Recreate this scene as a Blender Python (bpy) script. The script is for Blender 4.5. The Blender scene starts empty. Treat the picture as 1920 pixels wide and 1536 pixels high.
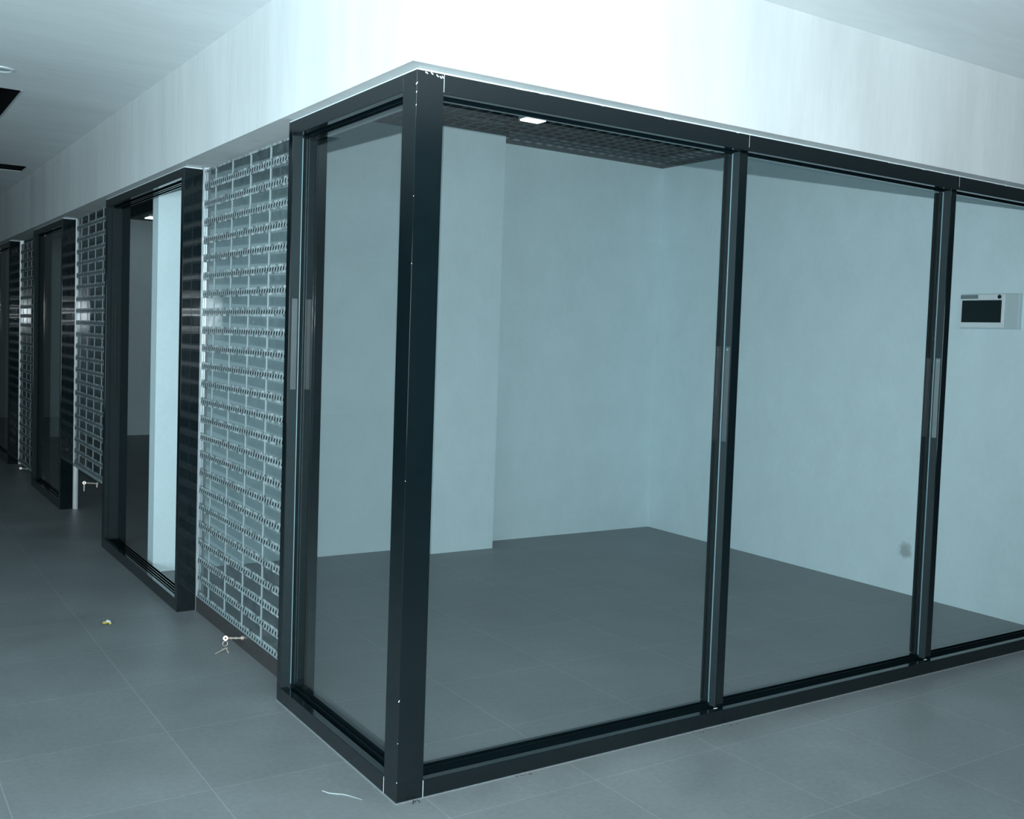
import bpy, bmesh, math, random
from mathutils import Vector, Matrix
random.seed(7)
scene = bpy.context.scene
COL = scene.collection

# ------------------------------------------------------------------ camera
CX, CY, CZ = -1.55, -3.1238, 1.5853
YAW, PIT, ROL = 0.6095, -0.0529, 0.0367
FPX, PPX, PPY = 1958.48, 97.9, -25.4
fw = Vector((math.sin(YAW)*math.cos(PIT), math.cos(YAW)*math.cos(PIT), math.sin(PIT)))
rt = Vector((math.cos(YAW), -math.sin(YAW), 0)); up = rt.cross(fw)
r2 = math.cos(ROL)*rt + math.sin(ROL)*up
u2 = -math.sin(ROL)*rt + math.cos(ROL)*up
cam_data = bpy.data.cameras.new('camera'); cam = bpy.data.objects.new('camera', cam_data); COL.objects.link(cam)
cam_data.sensor_fit = 'HORIZONTAL'; cam_data.sensor_width = 36.0
cam_data.lens = FPX/1920*36.0
cam_data.shift_x = -PPX/1920; cam_data.shift_y = PPY/1920
cam_data.clip_start = .05; cam_data.clip_end = 100
cam.matrix_world = Matrix(((r2.x, u2.x, -fw.x, CX), (r2.y, u2.y, -fw.y, CY), (r2.z, u2.z, -fw.z, CZ), (0, 0, 0, 1)))
scene.camera = cam

# ------------------------------------------------------------------ light
w = bpy.data.worlds.new('world'); scene.world = w; w.use_nodes = True
bg = w.node_tree.nodes['Background']; bg.inputs[0].default_value = (.55, .85, 1, 1); bg.inputs[1].default_value = 0.08
# two unseen soft fill lights added to brighten the corridor
hl = bpy.data.lights.new('hall_fill', 'AREA'); hall = bpy.data.objects.new('hall_fill', hl); COL.objects.link(hall)
hl.shape = 'RECTANGLE'; hl.size = 4.0; hl.size_y = 2.2; hl.energy = 85; hl.color = (.78, .95, 1.0)
wl_ = bpy.data.lights.new('side_hall_fill', 'AREA'); side = bpy.data.objects.new('side_hall_fill', wl_); COL.objects.link(side)  # second added fill, lifts the left side
wl_.shape = 'RECTANGLE'; wl_.size = 4.0; wl_.size_y = 1.8; wl_.energy = 190; wl_.color = (.68, .91, 1.0)
side.location = (-5.2, -1.2, 1.3); side.rotation_euler = Vector((1, .35, .16)).to_track_quat('-Z', 'Y').to_euler()
hall.location = (-4.2, -7.2, 1.5); hall.rotation_euler = Vector((.5, 1, .02)).to_track_quat('-Z', 'Y').to_euler()
# the photographer's hood-mounted flash, just above the lens
fl = bpy.data.lights.new('camera_flash', 'SPOT'); flash = bpy.data.objects.new('camera_flash', fl); COL.objects.link(flash)
fl.energy = 900; fl.color = (.83, .95, 1.0); fl.shadow_soft_size = .008
fl.spot_size = math.radians(140); fl.spot_blend = 1.0
flash.location = (CX, CY, 1.742)
flash.rotation_euler = Vector((math.sin(.56), math.cos(.56), .42)).to_track_quat('-Z', 'Y').to_euler()

scene.view_settings.view_transform = 'Standard'
scene.view_settings.look = 'None'
scene.view_settings.gamma = 1.0
scene.view_settings.exposure = 0.0
scene.view_settings.use_curve_mapping = False
scene.cycles.transparent_max_bounces = 24
scene.cycles.max_bounces = 10

# ------------------------------------------------------------------ materials
def new_mat(name):
    m = bpy.data.materials.new(name); m.use_nodes = True
    return m, m.node_tree, m.node_tree.nodes['Principled BSDF']
def simple(name, col, rough=.5, metal=0., spec=.5, var=0., scale=20., bump=0., emit=None):
    m, nt, b = new_mat(name)
    b.inputs['Base Color'].default_value = (*col, 1); b.inputs['Roughness'].default_value = rough
    b.inputs['Metallic'].default_value = metal; b.inputs['Specular IOR Level'].default_value = spec
    geo = nt.nodes.new('ShaderNodeNewGeometry')
    nz = nt.nodes.new('ShaderNodeTexNoise'); nz.inputs['Scale'].default_value = scale; nz.inputs['Detail'].default_value = 5
    nt.links.new(geo.outputs['Position'], nz.inputs['Vector'])
    if var:
        mx = nt.nodes.new('ShaderNodeMix'); mx.data_type = 'RGBA'
        mx.inputs[6].default_value = (*[c*(1-var) for c in col], 1); mx.inputs[7].default_value = (*[min(1, c*(1+var)) for c in col], 1)
        nt.links.new(nz.outputs['Fac'], mx.inputs[0]); nt.links.new(mx.outputs[2], b.inputs['Base Color'])
    if bump:
        bp = nt.nodes.new('ShaderNodeBump'); bp.inputs['Strength'].default_value = bump; bp.inputs['Distance'].default_value = .002
        nt.links.new(nz.outputs['Fac'], bp.inputs['Height']); nt.links.new(bp.outputs[0], b.inputs['Normal'])
    if emit:
        b.inputs['Emission Color'].default_value = (*emit[0], 1); b.inputs['Emission Strength'].default_value = emit[1]
    return m
def plaster(name, col, stretch=(1, 1, 1), scale=3., var=.1, fine=60., spot=None, scratches=0.):
    """painted plaster: broad trowel / brush strokes plus fine grain"""
    m, nt, b = new_mat(name); N = nt.nodes.new; L = nt.links.new
    geo = N('ShaderNodeNewGeometry'); mp = N('ShaderNodeMapping'); mp.inputs['Scale'].default_value = stretch
    L(geo.outputs['Position'], mp.inputs['Vector'])
    n1 = N('ShaderNodeTexNoise'); n1.inputs['Scale'].default_value = scale; n1.inputs['Detail'].default_value = 6; n1.inputs['Roughness'].default_value = .6
    L(mp.outputs[0], n1.inputs['Vector'])
    n2 = N('ShaderNodeTexNoise'); n2.inputs['Scale'].default_value = fine; n2.inputs['Detail'].default_value = 4
    L(mp.outputs[0], n2.inputs['Vector'])
    r1 = N('ShaderNodeMapRange'); r1.inputs[1].default_value = .3; r1.inputs[2].default_value = .7
    L(n1.outputs['Fac'], r1.inputs[0])
    mx = N('ShaderNodeMix'); mx.data_type = 'RGBA'
    mx.inputs[6].default_value = (*[c*(1-var) for c in col], 1); mx.inputs[7].default_value = (*[min(1, c*(1+var)) for c in col], 1)
    L(r1.outputs[0], mx.inputs[0])
    out = mx.outputs[2]
    m2 = N('ShaderNodeMix'); m2.data_type = 'RGBA'; m2.blend_type = 'MULTIPLY'; m2.inputs[0].default_value = .12
    L(out, m2.inputs[6]); L(n2.outputs['Color'], m2.inputs[7])
    r2_ = N('ShaderNodeMapRange'); r2_.inputs[3].default_value = .55; r2_.inputs[4].default_value = 1.35
    L(n2.outputs['Fac'], r2_.inputs[0]); L(r2_.outputs[0], m2.inputs[7]); out = m2.outputs[2]
    if spot:
        for (p, rad, dark) in spot:
            vs = N('ShaderNodeVectorMath'); vs.operation = 'DISTANCE'; vs.inputs[1].default_value = p
            nzz = N('ShaderNodeTexNoise'); nzz.inputs['Scale'].default_value = 22; L(geo.outputs['Position'], nzz.inputs['Vector'])
            ad = N('ShaderNodeMath'); ad.operation = 'MULTIPLY_ADD'; ad.inputs[1].default_value = rad*1.3
            L(geo.outputs['Position'], vs.inputs[0]); L(nzz.outputs['Fac'], ad.inputs[0]); L(vs.outputs['Value'], ad.inputs[2])
            rr = N('ShaderNodeMapRange'); rr.inputs[1].default_value = rad*1.2; rr.inputs[2].default_value = rad*1.9
            rr.inputs[3].default_value = dark; rr.inputs[4].default_value = 0
            L(ad.outputs[0], rr.inputs[0])
            m3 = N('ShaderNodeMix'); m3.data_type = 'RGBA'; m3.inputs[7].default_value = (.16, .17, .17, 1)
            L(rr.outputs[0], m3.inputs[0]); L(out, m3.inputs[6]); out = m3.outputs[2]
    L(out, b.inputs['Base Color']); b.inputs['Roughness'].default_value = .75; b.inputs['Specular IOR Level'].default_value = .25
    bp = N('ShaderNodeBump'); bp.inputs['Strength'].default_value = .15; bp.inputs['Distance'].default_value = .003
    L(n2.outputs['Fac'], bp.inputs['Height']); L(bp.outputs[0], b.inputs['Normal'])
    return m
def floor_mat():
    m, nt, b = new_mat('grey_porcelain_tile'); N = nt.nodes.new; L = nt.links.new
    geo = N('ShaderNodeNewGeometry'); mp = N('ShaderNodeMapping'); mp.inputs['Location'].default_value = (-.11+6, -.42+6, 0)
    L(geo.outputs['Position'], mp.inputs['Vector'])
    br = N('ShaderNodeTexBrick'); br.offset = 0; br.squash = 1
    br.inputs['Scale'].default_value = 1; br.inputs['Mortar Size'].default_value = .0022; br.inputs['Mortar Smooth'].default_value = .3
    br.inputs['Brick Width'].default_value = .6; br.inputs['Row Height'].default_value = .6
    br.inputs['Color1'].default_value = (.190, .214, .218, 1); br.inputs['Color2'].default_value = (.206, .230, .234, 1)
    br.inputs['Mortar'].default_value = (.285, .31, .315, 1)
    L(mp.outputs[0], br.inputs['Vector'])
    n1 = N('ShaderNodeTexNoise'); n1.inputs['Scale'].default_value = 1.6; n1.inputs['Detail'].default_value = 7; n1.inputs['Roughness'].default_value = .62
    n2 = N('ShaderNodeTexNoise'); n2.inputs['Scale'].default_value = 45; n2.inputs['Detail'].default_value = 5
    L(geo.outputs['Position'], n1.inputs['Vector']); L(geo.outputs['Position'], n2.inputs['Vector'])
    r = N('ShaderNodeMapRange'); r.inputs[1].default_value = .3; r.inputs[2].default_value = .72; r.inputs[3].default_value = .84; r.inputs[4].default_value = 1.16
    L(n1.outputs['Fac'], r.inputs[0])
    rb = N('ShaderNodeMapRange'); rb.inputs[1].default_value = .3; rb.inputs[2].default_value = .7; rb.inputs[3].default_value = .93; rb.inputs[4].default_value = 1.07
    L(n2.outputs['Fac'], rb.inputs[0])
    mu = N('ShaderNodeMath'); mu.operation = 'MULTIPLY'; L(r.outputs[0], mu.inputs[0]); L(rb.outputs[0], mu.inputs[1])
    vm = N('ShaderNodeVectorMath'); vm.operation = 'SCALE'; L(br.outputs['Color'], vm.inputs[0]); L(mu.outputs[0], vm.inputs['Scale'])
    L(vm.outputs[0], b.inputs['Base Color'])
    rr = N('ShaderNodeMapRange'); rr.inputs[3].default_value = .34; rr.inputs[4].default_value = .52
    L(n1.outputs['Fac'], rr.inputs[0]); L(rr.outputs[0], b.inputs['Roughness'])
    bp = N('ShaderNodeBump'); bp.inputs['Strength'].default_value = .12; bp.inputs['Distance'].default_value = .001
    L(n2.outputs['Fac'], bp.inputs['Height']); L(bp.outputs[0], b.inputs['Normal'])
    b.inputs['Specular IOR Level'].default_value = .45
    return m
def glass_mat(name, tint, ior=1.5, rough=0.0, gloss=1.0, haze=0.0):
    m = bpy.data.materials.new(name); m.use_nodes = True; nt = m.node_tree; nt.nodes.clear(); N = nt.nodes.new; L = nt.links.new
    o = N('ShaderNodeOutputMaterial'); t = N('ShaderNodeBsdfTransparent'); t.inputs[0].default_value = (*tint, 1)
    g = N('ShaderNodeBsdfGlossy'); g.inputs['Roughness'].default_value = rough; g.inputs['Color'].default_value = (gloss, gloss, gloss, 1)
    lw = N('ShaderNodeLayerWeight'); lw.inputs['Blend'].default_value = .5
    pw = N('ShaderNodeMath'); pw.operation = 'POWER'; pw.inputs[1].default_value = 5; L(lw.outputs['Facing'], pw.inputs[0])
    f0 = ((ior-1)/(ior+1))**2
    f = N('ShaderNodeMath'); f.operation = 'MULTIPLY_ADD'; f.inputs[1].default_value = 1-f0; f.inputs[2].default_value = f0; L(pw.outputs[0], f.inputs[0])
    mx = N('ShaderNodeMixShader'); L(f.outputs[0], mx.inputs[0]); L(t.outputs[0], mx.inputs[1]); L(g.outputs[0], mx.inputs[2])
    if haze:
        d = N('ShaderNodeBsdfDiffuse'); d.inputs[0].default_value = (.75, .85, .87, 1)
        geo = N('ShaderNodeNewGeometry'); nz = N('ShaderNodeTexNoise'); nz.inputs['Scale'].default_value = 30; nz.inputs['Detail'].default_value = 5
        L(geo.outputs['Position'], nz.inputs['Vector'])
        mr = N('ShaderNodeMapRange'); mr.inputs[1].default_value = .35; mr.inputs[2].default_value = .7; mr.inputs[3].default_value = haze*.3; mr.inputs[4].default_value = haze*1.7
        L(nz.outputs['Fac'], mr.inputs[0])
        m2 = N('ShaderNodeMixShader'); L(mr.outputs[0], m2.inputs[0]); L(mx.outputs[0], m2.inputs[1]); L(d.outputs[0], m2.inputs[2])
        L(m2.outputs[0], o.inputs[0])
    else:
        L(mx.outputs[0], o.inputs[0])
    return m

M = {}
M['bulkhead'] = plaster('white_skimmed_plaster', (.725, .755, .76), (1, 1, .16), 3.4, .095, 40)
M['ceiling'] = plaster('ceiling_plaster', (.86, .91, .925), (.35, 1.6, 1), 1.6, .06, 14)
M['inner_wall'] = plaster('pale_grey_wall_paint', (.68, .83, .865), (1, 1, .7), 5, .035, 45,
                          spot=[((4.2345, 1.17, .285), .05, .55)])
M['floor'] = floor_mat()
M['frame'] = simple('dark_green_black_powder_coat', (.0035, .0085, .0105), .085, 0, .75, .2, 14)
M['frame_flat'] = simple('dark_channel_paint', (.012, .019, .021), .75, 0, .06, .2, 30)
M['jamb'] = simple('dark_grey_anodised_jamb', (.021, .031, .034), .7, 0, .1, .15, 18)
M['glass'] = glass_mat('clear_float_glass', (.985, .992, .992), 1.5)
M['bead'] = simple('white_filler_bead', (.82, .90, .92), .45, 0, .5, .08, 60, .3)
M['floor_bead'] = simple('grey_sealant_bead', (.24, .27, .28), .6, 0, .3, .3, 60, .2)
M['edge_glint'] = simple('pale_glass_edge_glint', (.15, .25, .275), .5, 0, .6, .1, 30)  # painted glint of the flash-lit glass edge; screws share the colour
M['strip'] = simple('satin_grey_lock_strip', (.045, .062, .067), .45, .0, .5, .1, 40)
M['strip_pale'] = simple('pale_satin_lock_strip', (.10, .13, .137), .45, .0, .5, .1, 40)
M['slot'] = simple('black_slot', (.003, .004, .005), .5)
M['alu'] = simple('bright_aluminium_channel', (.86, .90, .92), .3, .75, .5, .06, 50)
M['hinge'] = simple('pale_hinge_profile', (.33, .405, .42), .45, .0, .5, .15, 90, .3)
M['tooth'] = simple('black_hinge_slot', (.008, .013, .015), .5)
M['clear'] = glass_mat('clear_polycarbonate_slat', (.93, .96, .965), 1.42, .015, .13, .03)
M['link'] = simple('grey_slat_link', (.38, .45, .465), .5, 0, .3, .1, 60)
M['edge'] = glass_mat('shadow_casting_slat_edge', (.34, .40, .41), 1.4, .2, .15, .40)  # dense tint and haze added so strips cast shadow bands on the wall
M['bottom'] = simple('dark_brown_bottom_bar', (.060, .058, .058), .45, .1, .4, .2, 25)
M['chrome'] = simple('worn_brass_chrome', (.80, .68, .60), .4, .6, .5, .1, 90)
M['brown'] = simple('brown_keyhole', (.20, .09, .05), .5)
M['mesh'] = simple('charcoal_ceiling_grid', (.11, .145, .15), .5, 0, .4)
M['deck'] = simple('black_deck_unlit_void', (.006, .007, .008), .9, 0, .1)
M['lit_void'] = simple('grey_lit_void', (.045, .058, .061), .8, 0, .2, .15, 4)  # lighter grey painted in for the lit part of the ceiling void
M['lamp'] = simple('lamp_diffuser', (.9, .95, .97), .4, emit=((.85, .97, 1), 3.))
M['white_plastic'] = simple('white_plastic', (.72, .80, .82), .35, 0, .5, .03, 40)
M['grey_plastic'] = simple('pale_grey_plastic', (.52, .62, .65), .4, 0, .5, .03, 40)
M['label'] = simple('grey_label_film', (.20, .25, .27), .5, 0, .4, .15, 60)
M['screen'] = simple('black_green_screen', (.004, .014, .016), .25, 0, .5)
M['yellow'] = simple('yellow_paper', (.75, .58, .12), .6, 0, .3, .15, 80)
M['paper'] = simple('white_paper', (.80, .86, .88), .6, 0, .3, .05, 80)
M['smear'] = simple('white_plaster_smear', (.62, .68, .70), .8, 0, .2, .25, 160, .4)
M['grit'] = simple('dark_grit', (.05, .045, .045), .8, 0, .2, .3, 90)

# ------------------------------------------------------------------ helpers
class MB:
    def __init__(s): s.bm = bmesh.new(); s.mats = []
    def mi(s, m):
        if m is None: return 0
        if m not in s.mats: s.mats.append(m)
        return s.mats.index(m)
    def box(s, x0, x1, y0, y1, z0, z1, m=None, rot=None):
        i = s.mi(m); c = Vector(((x0+x1)/2, (y0+y1)/2, (z0+z1)/2)); vs = []
        for x in (x0, x1):
            for y in (y0, y1):
                for z in (z0, z1):
                    p = Vector((x, y, z))
                    if rot is not None: p = c + rot @ (p-c)
                    vs.append(s.bm.verts.new(p))
        for f in ((0, 1, 3, 2), (4, 6, 7, 5), (0, 4, 5, 1), (2, 3, 7, 6), (0, 2, 6, 4), (1, 5, 7, 3)):
            s.bm.faces.new([vs[k] for k in f]).material_index = i
        return s
    def poly(s, pts, m=None):
        f = s.bm.faces.new([s.bm.verts.new(p) for p in pts]); f.material_index = s.mi(m); return s
    def tube(s, a, b, r0, r1=None, n=12, m=None):
        r1 = r0 if r1 is None else r1; a = Vector(a); b = Vector(b); d = (b-a).normalized(); i = s.mi(m)
        q = d.to_track_quat('Z', 'Y'); A = []; B = []
        for k in range(n):
            t = 2*math.pi*k/n; o = q @ Vector((math.cos(t), math.sin(t), 0))
            A.append(s.bm.verts.new(a+o*r0)); B.append(s.bm.verts.new(b+o*r1))
        for k in range(n):
            s.bm.faces.new([A[k], A[(k+1) % n], B[(k+1) % n], B[k]]).material_index = i
        s.bm.faces.new(A[::-1]).material_index = i; s.bm.faces.new(B).material_index = i
        return s
    def lathe(s, c, prof, n=32, m=None):
        i = s.mi(m); R = []
        for (r, z) in prof:
            R.append([s.bm.verts.new((c[0]+r*math.cos(2*math.pi*k/n), c[1]+r*math.sin(2*math.pi*k/n), c[2]+z)) for k in range(n)])
        for a, b in zip(R[:-1], R[1:]):
            for k in range(n): s.bm.faces.new([a[k], a[(k+1) % n], b[(k+1) % n], b[k]]).material_index = i
        return s
    def ring(s, c, R, r, q, n=20, k=8, m=None):
        i = s.mi(m); V = []
        for a in range(n):
            t = 2*math.pi*a/n; row = []
            for b in range(k):
                p = 2*math.pi*b/k
                row.append(s.bm.verts.new(Vector(c) + q @ Vector(((R+r*math.cos(p))*math.cos(t), (R+r*math.cos(p))*math.sin(t), r*math.sin(p)))))
            V.append(row)
        for a in range(n):
            for b in range(k):
                s.bm.faces.new([V[a][b], V[(a+1) % n][b], V[(a+1) % n][(b+1) % k], V[a][(b+1) % k]]).material_index = i
        return s
    def build(s, name, mat, parent=None, bevel=0., loc=None):
        bmesh.ops.recalc_face_normals(s.bm, faces=s.bm.faces)
        me = bpy.data.meshes.new(name)
        if loc is not None: bmesh.ops.translate(s.bm, verts=s.bm.verts, vec=-Vector(loc))
        s.bm.to_mesh(me); s.bm.free()
        mats = s.mats if s.mats else [mat]
        for m_ in mats: me.materials.append(m_ if m_ is not None else mat)
        o = bpy.data.objects.new(name, me); COL.objects.link(o)
        if parent is not None:
            o.parent = parent
            wl = Vector((0, 0, 0)); p = parent
            while p is not None: wl += p.location; p = p.parent
            o.location = (Vector(loc) if loc is not None else Vector((0, 0, 0))) - wl
        elif loc is not None: o.location = loc
        if bevel:
            bv = o.modifiers.new('bevel', 'BEVEL'); bv.width = bevel; bv.segments = 2; bv.limit_method = 'ANGLE'
        return o
def tag(o, label, cat, group=None):
    o['label'] = label; o['category'] = cat
    if group: o['group'] = group
    return o
def thing(name, loc, label, cat, group=None):
    o = bpy.data.objects.new(name, None); COL.objects.link(o); o.location = loc; o.empty_display_size = .1
    return tag(o, label, cat, group)
def struct(o): o['kind'] = 'structure'; return o
def B(*a, **k): return MB().box(*a, **k)

H = 2.45; ZS = 2.466; ZC = 2.985; ZM = 3.084
XR = 4.2345; YW = 3.82; D = .10
YA, YB, YC, YD, YE, YF, YG = 1.17, 2.779, 4.789, 6.50, 8.074, 9.76, 11.4

# ------------------------------------------------------------------ setting
struct(B(-7, 9, -8, 16, -.10, 0).build('floor', M['floor']))
# corridor ceiling with two cut openings
m = MB(); T = (ZC, ZC+.05)
hA = (-1.32, -.625, 4.10, 5.6); hB = (-.62, -.130, 7.57, 7.95)
m.box(-7, 9, -8, -.03, *T)
m.box(-7, -.03, -.03, hA[2], *T)
m.box(-7, hA[0], hA[2], hA[3], *T); m.box(hA[1], -.03, hA[2], hA[3], *T)
m.box(-7, -.03, hA[3], hB[2], *T)
m.box(-7, hB[0], hB[2], hB[3], *T); m.box(hB[1], -.03, hB[2], hB[3], *T)
m.box(-7, -.03, hB[3], 16, *T)
struct(m.build('ceiling', M['ceiling']))
struct(B(-7, 9, -8, 16, 3.75, 3.85).build('ceiling_deck', M['deck']))
# bulkhead above the glazing, one L-shaped mass
struct(MB().box(-.03, XR+4.7, -.03, .17, ZS, 3.75).box(-.03, .17, .17, 16, ZS, 3.75).build('wall_bulkhead', M['bulkhead']))
M['gap'] = simple('grey_gap_filler', (.30, .345, .355), .8, 0, .2, .1, 20)
struct(MB().box(.014, XR, .014, .10, H, ZS).box(.014, .10, .10, YA, H, ZS).box(.014, .10, YB+.012, YC, H, ZS).box(.014, .10, YD+.012, YE, H, ZS).box(.014, .10, YF+.012, YG, H, ZS).build('trim_1', M['gap']))
struct(B(.12, XR, YW, YW+.14, 0, 3.75).build('wall_back', M['inner_wall']))
struct(B(2.0, 2.517, 3.576, YW, 0, 3.75).build('wall_pier', M['inner_wall']))
struct(B(XR, XR+.15, .10, 16, 0, 3.75).build('wall_right', M['inner_wall']))
struct(B(.12, XR, 12.70, 12.85, 0, 3.75).build('wall_far', M['inner_wall']))
M['hall_wall'] = simple('dim_grey_hall_wall', (.16, .18, .185), .7, 0, .2, .1, 2)
struct(B(9, 9.1, -9, 0, 0, 3.8).build('wall_hall_right', M['hall_wall']))
struct(B(-7.1, -7, -2, 16, 0, 3.8).build('wall_hall_left', M['hall_wall']))
struct(B(-1, 9, -8.1, -8, 0, 3.8).build('wall_hall_rear', M['hall_wall']))
struct(B(-7, 0, 16, 16.1, 0, 3.8).build('wall_hall_end', M['hall_wall']))
struct(B(XR, XR+4.7, 0, .10, 0, ZS).build('wall_front', M['bulkhead']))
struct(B(0, .17, YG, 16, 0, ZS).build('wall_left', M['bulkhead']))

def grid(name, x0, x1, y0, y1, z, p=.10, h=.010, t=.006):
    g = MB()
    g.box(x1-.015, x1, y0, y1, z-.004, z+.03).box(x0, x1, y1-.015, y1, z-.004, z+.03).box(x0, x0+.015, y0, y1, z-.004, z+.03).box(x0, x1, y0, y0+.015, z-.004, z+.03)
    x = x0+p/2
    while x < x1: g.box(x-t/2, x+t/2, y0, y1, z, z+h); x += p
    y = y0+p/2
    while y < y1: g.box(x0, x1, y-t/2, y+t/2, z, z+h); y += p
    return struct(g.build(name, M['mesh']))
grid('ceiling_open_cell_grid', .17, XR, .17, YW, ZM)
struct(MB().box(1.985, 2.532, 3.561, 3.576, ZM-.004, ZM+.05).box(1.985, 2.0, 3.561, YW, ZM-.004, ZM+.05).box(2.517, 2.532, 3.561, YW, ZM-.004, ZM+.05).build('trim_2', M['mesh']))
grid('ceiling_open_cell_grid_far', .17, XR, YW+.14, 12.7, ZM, .156)
struct(B(.17, 2.07, .17, YW, ZM+.045, ZM+.30).build('ceiling_lit_void_sheet', M['lit_void']))  # board added to show the void as lit on this side
struct(B(2.07, XR, .17, YW, ZM+.09, ZM+.30).build('ceiling_dark_void_sheet', M['deck']))  # black sheet added to stand for the dark void above the grid

# ------------------------------------------------------------------ corner glass partition
gp = thing('glass_partition', (0, 0, 0), 'black metal framed corner glass partition with four tall clear panes, enclosing the empty room', 'glass partition')
B(0, .10, 0, .10, 0, H).build('corner_post', M['frame'], gp, .0015)
# rail runs (header and sill) with stepped glazing rebates
def rail_x(x0, x1, top, name):
    q = MB()
    if top:
        q.box(x0, x1, 0, .028, 2.385, H); q.box(x0, x1, .028, .068, 2.400, H); q.box(x0, x1, .068, .074, 2.380, H)
        q.box(x0, x1, .080, .10, 2.384, H)
    else:
        q.box(x0, x1, 0, .030, 0, .064); q.box(x0, x1, .030, .068, 0, .054); q.box(x0, x1, .068, .074, 0, .074)
        q.box(x0, x1, .080, .10, 0, .082)
    return q.build(name, M['frame'], gp, .0012)
def rail_y(y0, y1, top, name):
    q = MB()
    if top:
        q.box(0, .028, y0, y1, 2.392, H); q.box(.028, .046, y0, y1, 2.404, H); q.box(.046, .052, y0, y1, 2.386, H)
        q.box(.058, .10, y0, y1, 2.380, H)
    else:
        q.box(0, .030, y0, y1, 0, .066); q.box(.030, .046, y0, y1, 0, .050); q.box(.046, .052, y0, y1, 0, .074)
        q.box(.058, .10, y0, y1, 0, .092)
    return q.build(name, M['frame'], gp, .0012)
xs = [(.10, 1.507), (1.507, 2.928), (2.928, XR)]
for a, b in xs:
    rail_x(a, b, True, 'header_rail'); rail_x(a, b, False, 'sill_rail')
rail_y(.10, YA-.045, True, 'header_rail'); rail_y(.10, YA-.045, False, 'sill_rail')
MLX = (1.485, 2.903)
for mx_ in MLX:
    q = MB().box(mx_+.003, mx_+.045, .030, .074, .066, 2.385, M['frame']).box(mx_, mx_+.003, .032, .074, .066, 2.385, M['jamb']).box(mx_+.004, mx_+.041, .080, .128, .08, 2.38, M['frame_flat'])
    q.box(mx_-.012, mx_+.004, .084, .092, .08, 2.38, M['frame_flat']).box(mx_-.012, mx_+.004, .104, .112, .08, 2.38, M['frame_flat'])
    q.build('mullion', M['frame'], gp, .0012)
    MB().box(mx_-.0022, mx_, .069, .0735, .078, 2.382).build('edge_glint', M['edge_glint'], gp)  # strip added as the flash highlight on the glass edge
B(XR-.05, XR, .028, .10, .066, 2.385).build('end_jamb', M['frame'], gp, .0012)
# far jamb of the short side
q = MB().box(.003, .046, YA-.045, YA-.004, 0, H, M['jamb']).box(.052, .10, YA-.045, YA-.004, 0, H, M['frame_flat']).box(.046, .052, YA-.040, YA-.004, 0, H, M['frame_flat'])
q.box(0, .003, YA-.045, YA, 0, H, M['frame']).box(.003, .10, YA-.004, YA, 0, H, M['frame_flat'])
q.build('end_jamb', M['frame'], gp, .0012)
B(.100, .152, YA-.040, YA+.030, 0, ZS-.004).build('guide_box', M['frame_flat'], gp)
MB().box(.042, .0455, YA-.0475, YA-.045, .078, 2.386).build('edge_glint', M['edge_glint'], gp)  # same painted highlight at the side pane
# panes
for (a, b) in ((.10, 1.485), (1.530, 2.903), (2.948, XR-.05)):
    B(a, b, .0745, .0795, .070, 2.378).build('glass_pane', M['glass'], gp)
B(.0525, .0575, .10, YA-.041, .070, 2.384).build('glass_pane', M['glass'], gp)
# lock strips
for mx_, z0, z1, mm in ((MLX[0], 1.19, 1.585, 'strip'), (MLX[1], 1.173, 1.565, 'strip_pale')):
    o = MB().box(mx_-.003, mx_, .036, .062, z0, z1).build('lock_strip', M[mm], gp, .001)
    o['label'] = 'grey lock strip'
    MB().tube((mx_-.0045, .049, z1-.012), (mx_-.002, .049, z1-.012), .004).build('screw', M['edge_glint'], o)
o = MB().box(.012, .036, YA-.048, YA-.045, 1.338, 1.72).build('lock_strip', M['strip'], gp, .001); o['label'] = 'grey lock strip'
# filler bead on top and sealant at floor
q = MB().box(.002, XR, .002, .02, H, H+.0055).box(.002, .02, .02, YA, H, H+.0055)
q.build('filler_bead', M['bead'], gp, .001)['label'] = 'white filler line along the top of the frame'
q = MB().box(-.004, XR, -.004, 0, 0, .004).box(-.004, 0, 0, YA, 0, .004)
q.build('sealant_bead', M['floor_bead'], gp)
q = MB().box(-.0004, .001, .0975, .1005, .004, .060).box(.0995, .1015, -.0004, .001, 0, .062).box(.1000, .1012, -.0004, .001, 2.392, H)
for mx_ in MLX: q.box(mx_-.010, mx_+.008, .024, .030, .0638, .0650); q.box(mx_+.02, mx_+.0212, -.0003, .001, 2.40, H)
q.build('joint_filler', M['bead'], gp)
q = MB()
for z, s_ in ((2.405, .006), (2.377, .004), (2.335, .003), (2.04, .002), (1.82, .002), (.355, .005), (.21, .002), (.075, .003), (1.10, .0018)):
    q.box(-.0004, .0004+s_*.3, -.0004, s_*.3, z-s_*.8, z+s_*.8, None, Matrix.Rotation(s_*90, 3, 'Y'))
for x_, z in ((.07, 2.441), (.082, 2.438), (.03, 2.444), (.09, 2.440), (.05, 2.445)): q.box(x_, x_+.010, -.0004, .0, z-.002, z+.002, None, Matrix.Rotation(.3+x_*5, 3, 'Y'))
for k in range(16):
    x_ = random.uniform(.2, 4); q.box(x_, x_+random.uniform(.01, .05), -.0006, 0, H-random.uniform(.0008, .0025), H)
q.build('paint_chips', M['bead'], gp)['label'] = 'white chips in the black paint'

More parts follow.
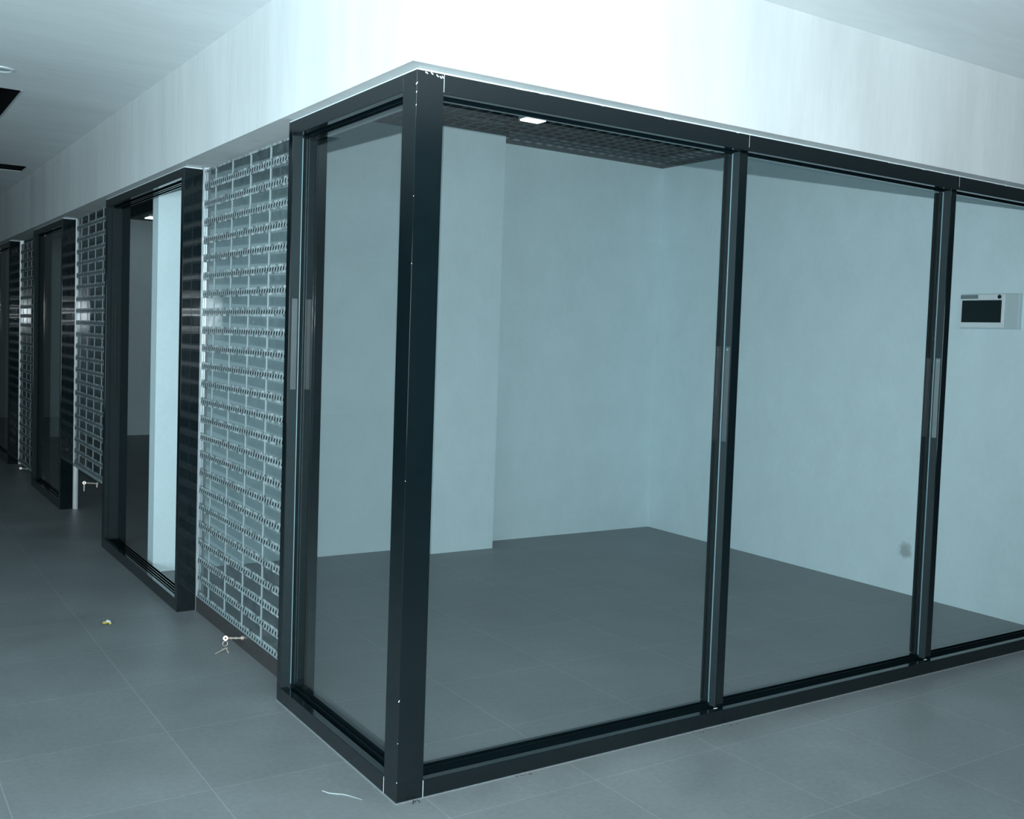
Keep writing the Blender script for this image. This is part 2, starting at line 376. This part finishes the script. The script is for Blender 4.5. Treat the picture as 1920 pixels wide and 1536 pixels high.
# ------------------------------------------------------------------ doorway frames on the left front
def door_frame(y0, y1, label, glazed, name='doorway_frame'):
    t = thing(name, (0, y0, 0), label, 'door frame', 'black frames along the left front')
    B(0, .10, y0, y0+.05, 0, H).build('jamb', M['frame'], t, .0015)
    q = MB().box(0, .003, y1-.05, y1, 0, H, M['frame']).box(.003, .10, y1-.045, y1, 0, H, M['jamb']).box(.020, .030, y1-.052, y1-.045, .07, 2.38, M['jamb']).box(.092, .10, y1-.052, y1-.045, .07, 2.38, M['jamb'])
    q.build('jamb', M['frame'], t, .0012)
    B(.100, .152, y1-.05, y1+.030, 0, ZS-.004).build('guide_box', M['frame_flat'], t)
    q = MB().box(0, .026, y0+.05, y1-.05, 2.400, H).box(.026, .10, y0+.05, y1-.05, 2.425, H)
    for x_ in (.045, .066, .094): q.box(x_-.004, x_+.004, y0+.05, y1-.05, 2.392, 2.425)
    q.build('header_rail', M['frame'], t, .001)
    q = MB().box(0, .022, y0+.05, y1-.05, 0, .070).box(.022, .10, y0+.05, y1-.05, 0, .040)
    for x_ in (.040, .058, .076, .096): q.box(x_-.003, x_+.003, y0+.05, y1-.05, .040, .064)
    q.build('sill_track', M['frame'], t, .001)
    q = MB().box(.002, .10, y0+.002, y0+.012, H, H+.006).box(.002, .012, y0+.012, y1, H, H+.006)
    q.build('filler_bead', M['bead'], t, .001)
    MB().box(.060, .068, y1-.0535, y1-.0445, 1.07, 1.73).build('pull_slot', M['slot'], t)
    if glazed:
        B(.046, .052, y0+.05, y1-.05, .062, 2.40).build('glass_pane', M['glass'], t)
        B(.040, .058, y1-.115, y1-.055, .066, 2.392).build('stile', M['frame_flat'], t, .001)
        B(.040, .058, y0+.052, y0+.10, .066, 2.392).build('stile', M['frame_flat'], t, .001)
    return t
door_frame(YB, YC, 'black metal frame of the open doorway with white wall behind it', False)
door_frame(YD, YE, 'black frame with a closed dark glass door, between two roller shutters', True)
door_frame(YF, YG, 'farthest black frame with dark glass, cut off by the left picture edge', True)

# ------------------------------------------------------------------ transparent roller shutters
PITCH = .0985; SX = .112; PAN = .286
def shutter(y0, y1, zb, label, dark_base):
    t = thing('roller_shutter', (SX, y0, 0), label, 'roller shutter', 'clear slatted roller shutters on the left front')
    ya, yb = y0+.032, y1-.006
    joints = []; y = yb-.205
    while y > ya+.02: joints.append(y); y -= PAN
    def row(z):
        s = MB()
        s.box(SX-.0015, SX+.0015, ya, yb, z+.021, z+PITCH-.021, M['clear'])
        s.box(SX-.0025, SX+.0025, ya, yb, z+.010, z+.021, M['edge'])
        s.box(SX-.0025, SX+.0025, ya, yb, z+PITCH-.021, z+PITCH-.010, M['edge'])
        for j in joints: s.box(SX-.004, SX+.004, j-.0034, j+.0034, z+.010, z+PITCH-.010, M['link'])
        return s
    def hinge(z):
        s = MB()
        s.box(SX-.004, SX+.003, ya, yb, z-.010, z+.010, M['hinge'])
        k = 0; y = ya+.012
        R = Matrix.Rotation(math.radians(30), 3, 'X')
        while y < yb-.01:
            s.box(SX-.0054, SX-.0036, y-.0052, y+.0052, z-.0100, z+.0100, M['tooth'], R); y += .0357
        return s
    z = zb; n = 0; first = None; fh = None
    while z+PITCH < ZS+.03:
        if first is None:
            first = row(z).build('slat_row', None, t, loc=(0, 0, 0)); fh = hinge(z).build('hinge_rail', None, t, loc=(0, 0, 0))
            base1 = first.location.copy(); z_first = z
        else:
            for src in (first, fh):
                c = src.copy(); COL.objects.link(c); c.parent = t; c.location = base1 + Vector((0, 0, z-z_first))
        z += PITCH; n += 1
    q = MB().box(.101, .1045, y1-.0055, y1-.0005, 0, ZS-.004).box(.101, .119, y1-.0025, y1-.0005, 0, ZS-.004)
    q.box(.121, .136, y1-.030, y1-.0005, 0, ZS-.004)
    o = q.build('guide_channel', M['alu'], t); o['label'] = 'bright aluminium guide channel'
    if dark_base:
        B(SX-.010, SX+.012, ya-.01, yb, 0, zb-.012).build('bottom_bar', M['bottom'], t, .001)
        B(SX-.008, SX+.008, ya, yb, zb-.012, zb-.007).build('bottom_lip', M['hinge'], t)
    else:
        B(SX-.012, SX+.010, ya, yb, zb-.032, zb-.010).build('bottom_bar', M['hinge'], t, .001)
    return t
s1 = shutter(YA, YB, .093, 'nearest roller shutter of clear slats, closed, between the corner glass partition and the open doorway', True)
s2 = shutter(YC, YD, .405, 'roller shutter of clear slats stopped above the floor, left of the open doorway', False)
s3 = shutter(YE, YF, .062, 'farthest roller shutter of clear slats, dark, left of the glass door', False)

def lock(parent, y, z, length=.095, drop=False):
    x0 = SX-.010; x1 = x0-length
    q = MB().tube((x0, y, z), (x0-.010, y, z), .010).tube((x0-.010, y, z), (x1+.012, y, z+.010), .0045)
    for k in (.35, .6, .8): q.tube((x0-length*k, y, z+.010*k), (x0-length*k-.006, y, z+.010*k), .0065)
    q.build('lock_rod', M['chrome'], parent)
    c = Vector((x1+.008, y, z+.010)); qd = Vector((CX, CY, CZ))-c; qd.normalize()
    h = MB().tube(c-qd*.006, c+qd*.006, .0125, n=20); h = h.build('lock_head', M['chrome'], parent, .001)
    MB().tube(c+qd*.006, c+qd*.0085, .0058, n=12).build('keyhole', M['brown'], h)
    if drop:
        MB().tube((x1+.008, y, z-.004), (x1+.008, y, z-.055), .006, .004).build('pull_pin', M['chrome'], parent)
        MB().tube((x0-.006, y, z-.006), (x0-.006, y, z-.030), .007, .005).build('pull_pin', M['chrome'], parent)
    return c
lc = lock(s1, 1.94, .058)
lock(s2, 5.47, .355, .105, True)
lock(s3, 9.05, .030, .075)
kt = thing('key_bunch', (lc.x-.02, lc.y-.005, 0), 'small brass keys hanging from the lock of the nearest shutter, touching the floor', 'keys')
Q = Matrix.Rotation(math.radians(60), 3, 'X') @ Matrix.Rotation(math.radians(25), 3, 'Y')
MB().ring((lc.x-.004, lc.y-.008, lc.z-.024), .012, .0014, Matrix.Rotation(math.radians(80), 3, 'X')).build('key_ring', M['chrome'], kt)
def key(a, b, wd):
    a = Vector(a); b = Vector(b); d = (b-a).normalized()
    q = MB().tube(a, a+d*.0001+Vector((0, 0, .002)), wd, n=16).tube(a, b, .0022, .0018, 8)
    s = d.cross(Vector((0, 0, 1))).normalized()
    for k in (.55, .7, .85): q.tube(a+(b-a)*k, a+(b-a)*k+s*.004, .0014, n=6)
    return q.build('key', M['chrome'], kt)
key((lc.x-.012, lc.y-.012, .018), (lc.x-.056, lc.y-.022, .004), .008)
key((lc.x-.000, lc.y-.014, .022), (lc.x+.004, lc.y-.040, .003), .008)

# ------------------------------------------------------------------ control panel on the right wall
cp = thing('control_panel', (XR, .64, 1.86), 'white wall control panel with dark screen, mounted on the right wall of the glazed room', 'control panel')
X0 = XR-.035
B(XR-.030, XR, .440, .838, 1.752, 1.965).build('back_box', M['grey_plastic'], cp, .003)
q = MB().box(X0-.004, XR-.030, .532, .834, 1.758, 1.960)
q.build('front_cover', M['white_plastic'], cp, .003)
MB().box(X0-.0055, X0-.004, .549, .820, 1.790, 1.925).build('screen', M['screen'], cp)
q = MB().box(X0-.009, X0-.004, .540, .549, 1.782, 1.934).box(X0-.009, X0-.004, .820, .829, 1.782, 1.934)
q.box(X0-.009, X0-.004, .549, .820, 1.782, 1.790).box(X0-.009, X0-.004, .549, .820, 1.925, 1.933)
q.build('screen_bezel', M['white_plastic'], cp, .001)
MB().box(X0-.0052, X0-.004, .712, .832, 1.9345, 1.958).build('label_plate', M['label'], cp)
MB().tube((X0-.008, .567, 1.945), (X0-.003, .567, 1.945), .012, n=24).build('button', M['screen'], cp)
MB().box(XR-.033, XR-.030, .447, .525, 1.760, 1.957).build('side_cover', M['grey_plastic'], cp, .001)

# ------------------------------------------------------------------ lamps and fittings
def box_lamp(x, y, z, lx, ly, label):
    t = thing('ceiling_lamp', (x, y, z), label, 'ceiling lamp')
    MB().box(x-lx/2, x+lx/2, y-ly/2, y+ly/2, z-.030, z).build('housing', M['white_plastic'], t, .004)
    MB().box(x-lx/2+.008, x+lx/2-.008, y-ly/2+.008, y+ly/2-.008, z-.040, z-.030).build('diffuser', M['lamp'], t, .004)
    return t
box_lamp(2.27, 2.83, ZM-.003, .16, .12, 'small white lamp under the dark open cell ceiling of the glazed room')
box_lamp(2.06, 11.9, ZM, .30, .30, 'small white lamp far away, seen through the open doorway')
dl = thing('downlight', (-.80, 3.56, ZC), 'round white recessed downlight in the corridor ceiling, at the left picture edge', 'downlight')
MB().lathe((-.80, 3.56, ZC), [(.070, 0), (.069, -.005), (.060, -.008), (.054, -.004), (.050, .0)], m=M['white_plastic']).build('trim_ring', M['white_plastic'], dl)
MB().lathe((-.80, 3.56, ZC), [(.0505, -.003), (.03, -.004), (.0001, -.004)], m=M['grey_plastic']).build('lens', M['grey_plastic'], dl)

def hatch(h, label, name):
    t = thing(name, ((h[0]+h[1])/2, (h[2]+h[3])/2, ZC), label, 'ceiling opening')
    q = MB(); a, b, c, d = h; z0, z1 = ZC, ZC+.30; e = .002
    q.box(a, a+e, c, d, z0+e, z1).box(b-e, b, c, d, z0+e, z1).box(a, b, c, c+e, z0+e, z1).box(a, b, d-e, d, z0+e, z1).box(a, b, c, d, z1, z1+.004)
    q.build('shaft_blackout', M['deck'], t)  # closed black box added to keep the opening dark
    q = MB().box(a-.012, a, c-.012, d+.012, z0-.003, z0).box(b, b+.006, c-.012, d+.012, z0-.003, z0).box(a, b, d, d+.012, z0-.003, z0)
    q.build('rim', M['grey_plastic'], t)
    return t
hatch(hA, 'large dark square opening cut in the corridor ceiling beside the downlight', 'ceiling_opening')
hatch(hB, 'narrow dark opening in the far corridor ceiling, close to the bulkhead', 'ceiling_opening')

# ------------------------------------------------------------------ bits on the floor
def scrap(x, y):
    bm = MB(); random.seed(3)
    n = 5; P = {}
    for i in range(n):
        for j in range(n):
            P[i, j] = Vector((x+(i-2)*.009+random.uniform(-.003, .003), y+(j-2)*.013+random.uniform(-.004, .004), .001+abs(random.gauss(0, .007))))
    V = {k: bm.bm.verts.new(v) for k, v in P.items()}
    bm.mi(M['yellow']); bm.mi(M['paper'])
    for i in range(n-1):
        for j in range(n-1):
            f = bm.bm.faces.new([V[i, j], V[i+1, j], V[i+1, j+1], V[i, j+1]]); f.material_index = 1 if (i >= 2 and j >= 1) else 0
    o = bm.build('paper_scrap', None, loc=(x, y, 0))
    sd = o.modifiers.new('thickness', 'SOLIDIFY'); sd.thickness = .0006; sd.offset = 1
    return tag(o, 'small crumpled yellow and white paper scrap on the corridor floor', 'litter')
scrap(-.376, 2.71)
def smear(pts, wd, label):
    q = MB(); L = []; R = []
    for i, p in enumerate(pts):
        a = Vector(pts[max(0, i-1)]); b = Vector(pts[min(len(pts)-1, i+1)]); d = (b-a).normalized(); nrm = Vector((-d.y, d.x, 0)); f = wd*(1-.75*abs(2*i/(len(pts)-1)-.7))
        p = Vector(p); L.append(p+nrm*f); R.append(p-nrm*f)
    for i in range(len(pts)-1):
        q.poly([L[i], R[i], R[i+1], L[i+1]])
    bmesh.ops.remove_doubles(q.bm, verts=q.bm.verts, dist=1e-6)
    o = q.build('plaster_smear', M['smear'], loc=(pts[0][0], pts[0][1], 0))
    sd = o.modifiers.new('thickness', 'SOLIDIFY'); sd.thickness = .001; sd.offset = 0
    return tag(o, label, 'smear')
smear([(-.172, .224, .001), (-.160, .196, .001), (-.140, .176, .001), (-.124, .164, .001), (-.108, .140, .001), (-.094, .112, .001), (-.082, .088, .001)], .0038,
      'white wavy plaster smear on the floor beside the base of the corner post')
def grit(pts, label):
    q = MB(); random.seed(11)
    for x, y, s in pts:
        q.box(x-s, x+s, y-s*.7, y+s*.7, 0, s*.9, None, Matrix.Rotation(random.uniform(0, 3), 3, 'Z'))
    o = q.build('grit_specks', M['grit'], loc=(pts[0][0], pts[0][1], 0)); tag(o, label, 'grit'); o['kind'] = 'stuff'; return o
grit([(.066+random.uniform(-.02, .03), -.012+random.uniform(-.012, .006), random.uniform(.001, .003)) for k in range(12)]
     + [(.52+random.uniform(-.05, .05), -.012+random.uniform(-.008, .006), random.uniform(.001, .0025)) for k in range(12)]
     + [(1.45+random.uniform(-.12, .12), -.02+random.uniform(-.016, .012), random.uniform(.001, .002)) for k in range(22)],
     'dark grit specks on the floor along the front sill')
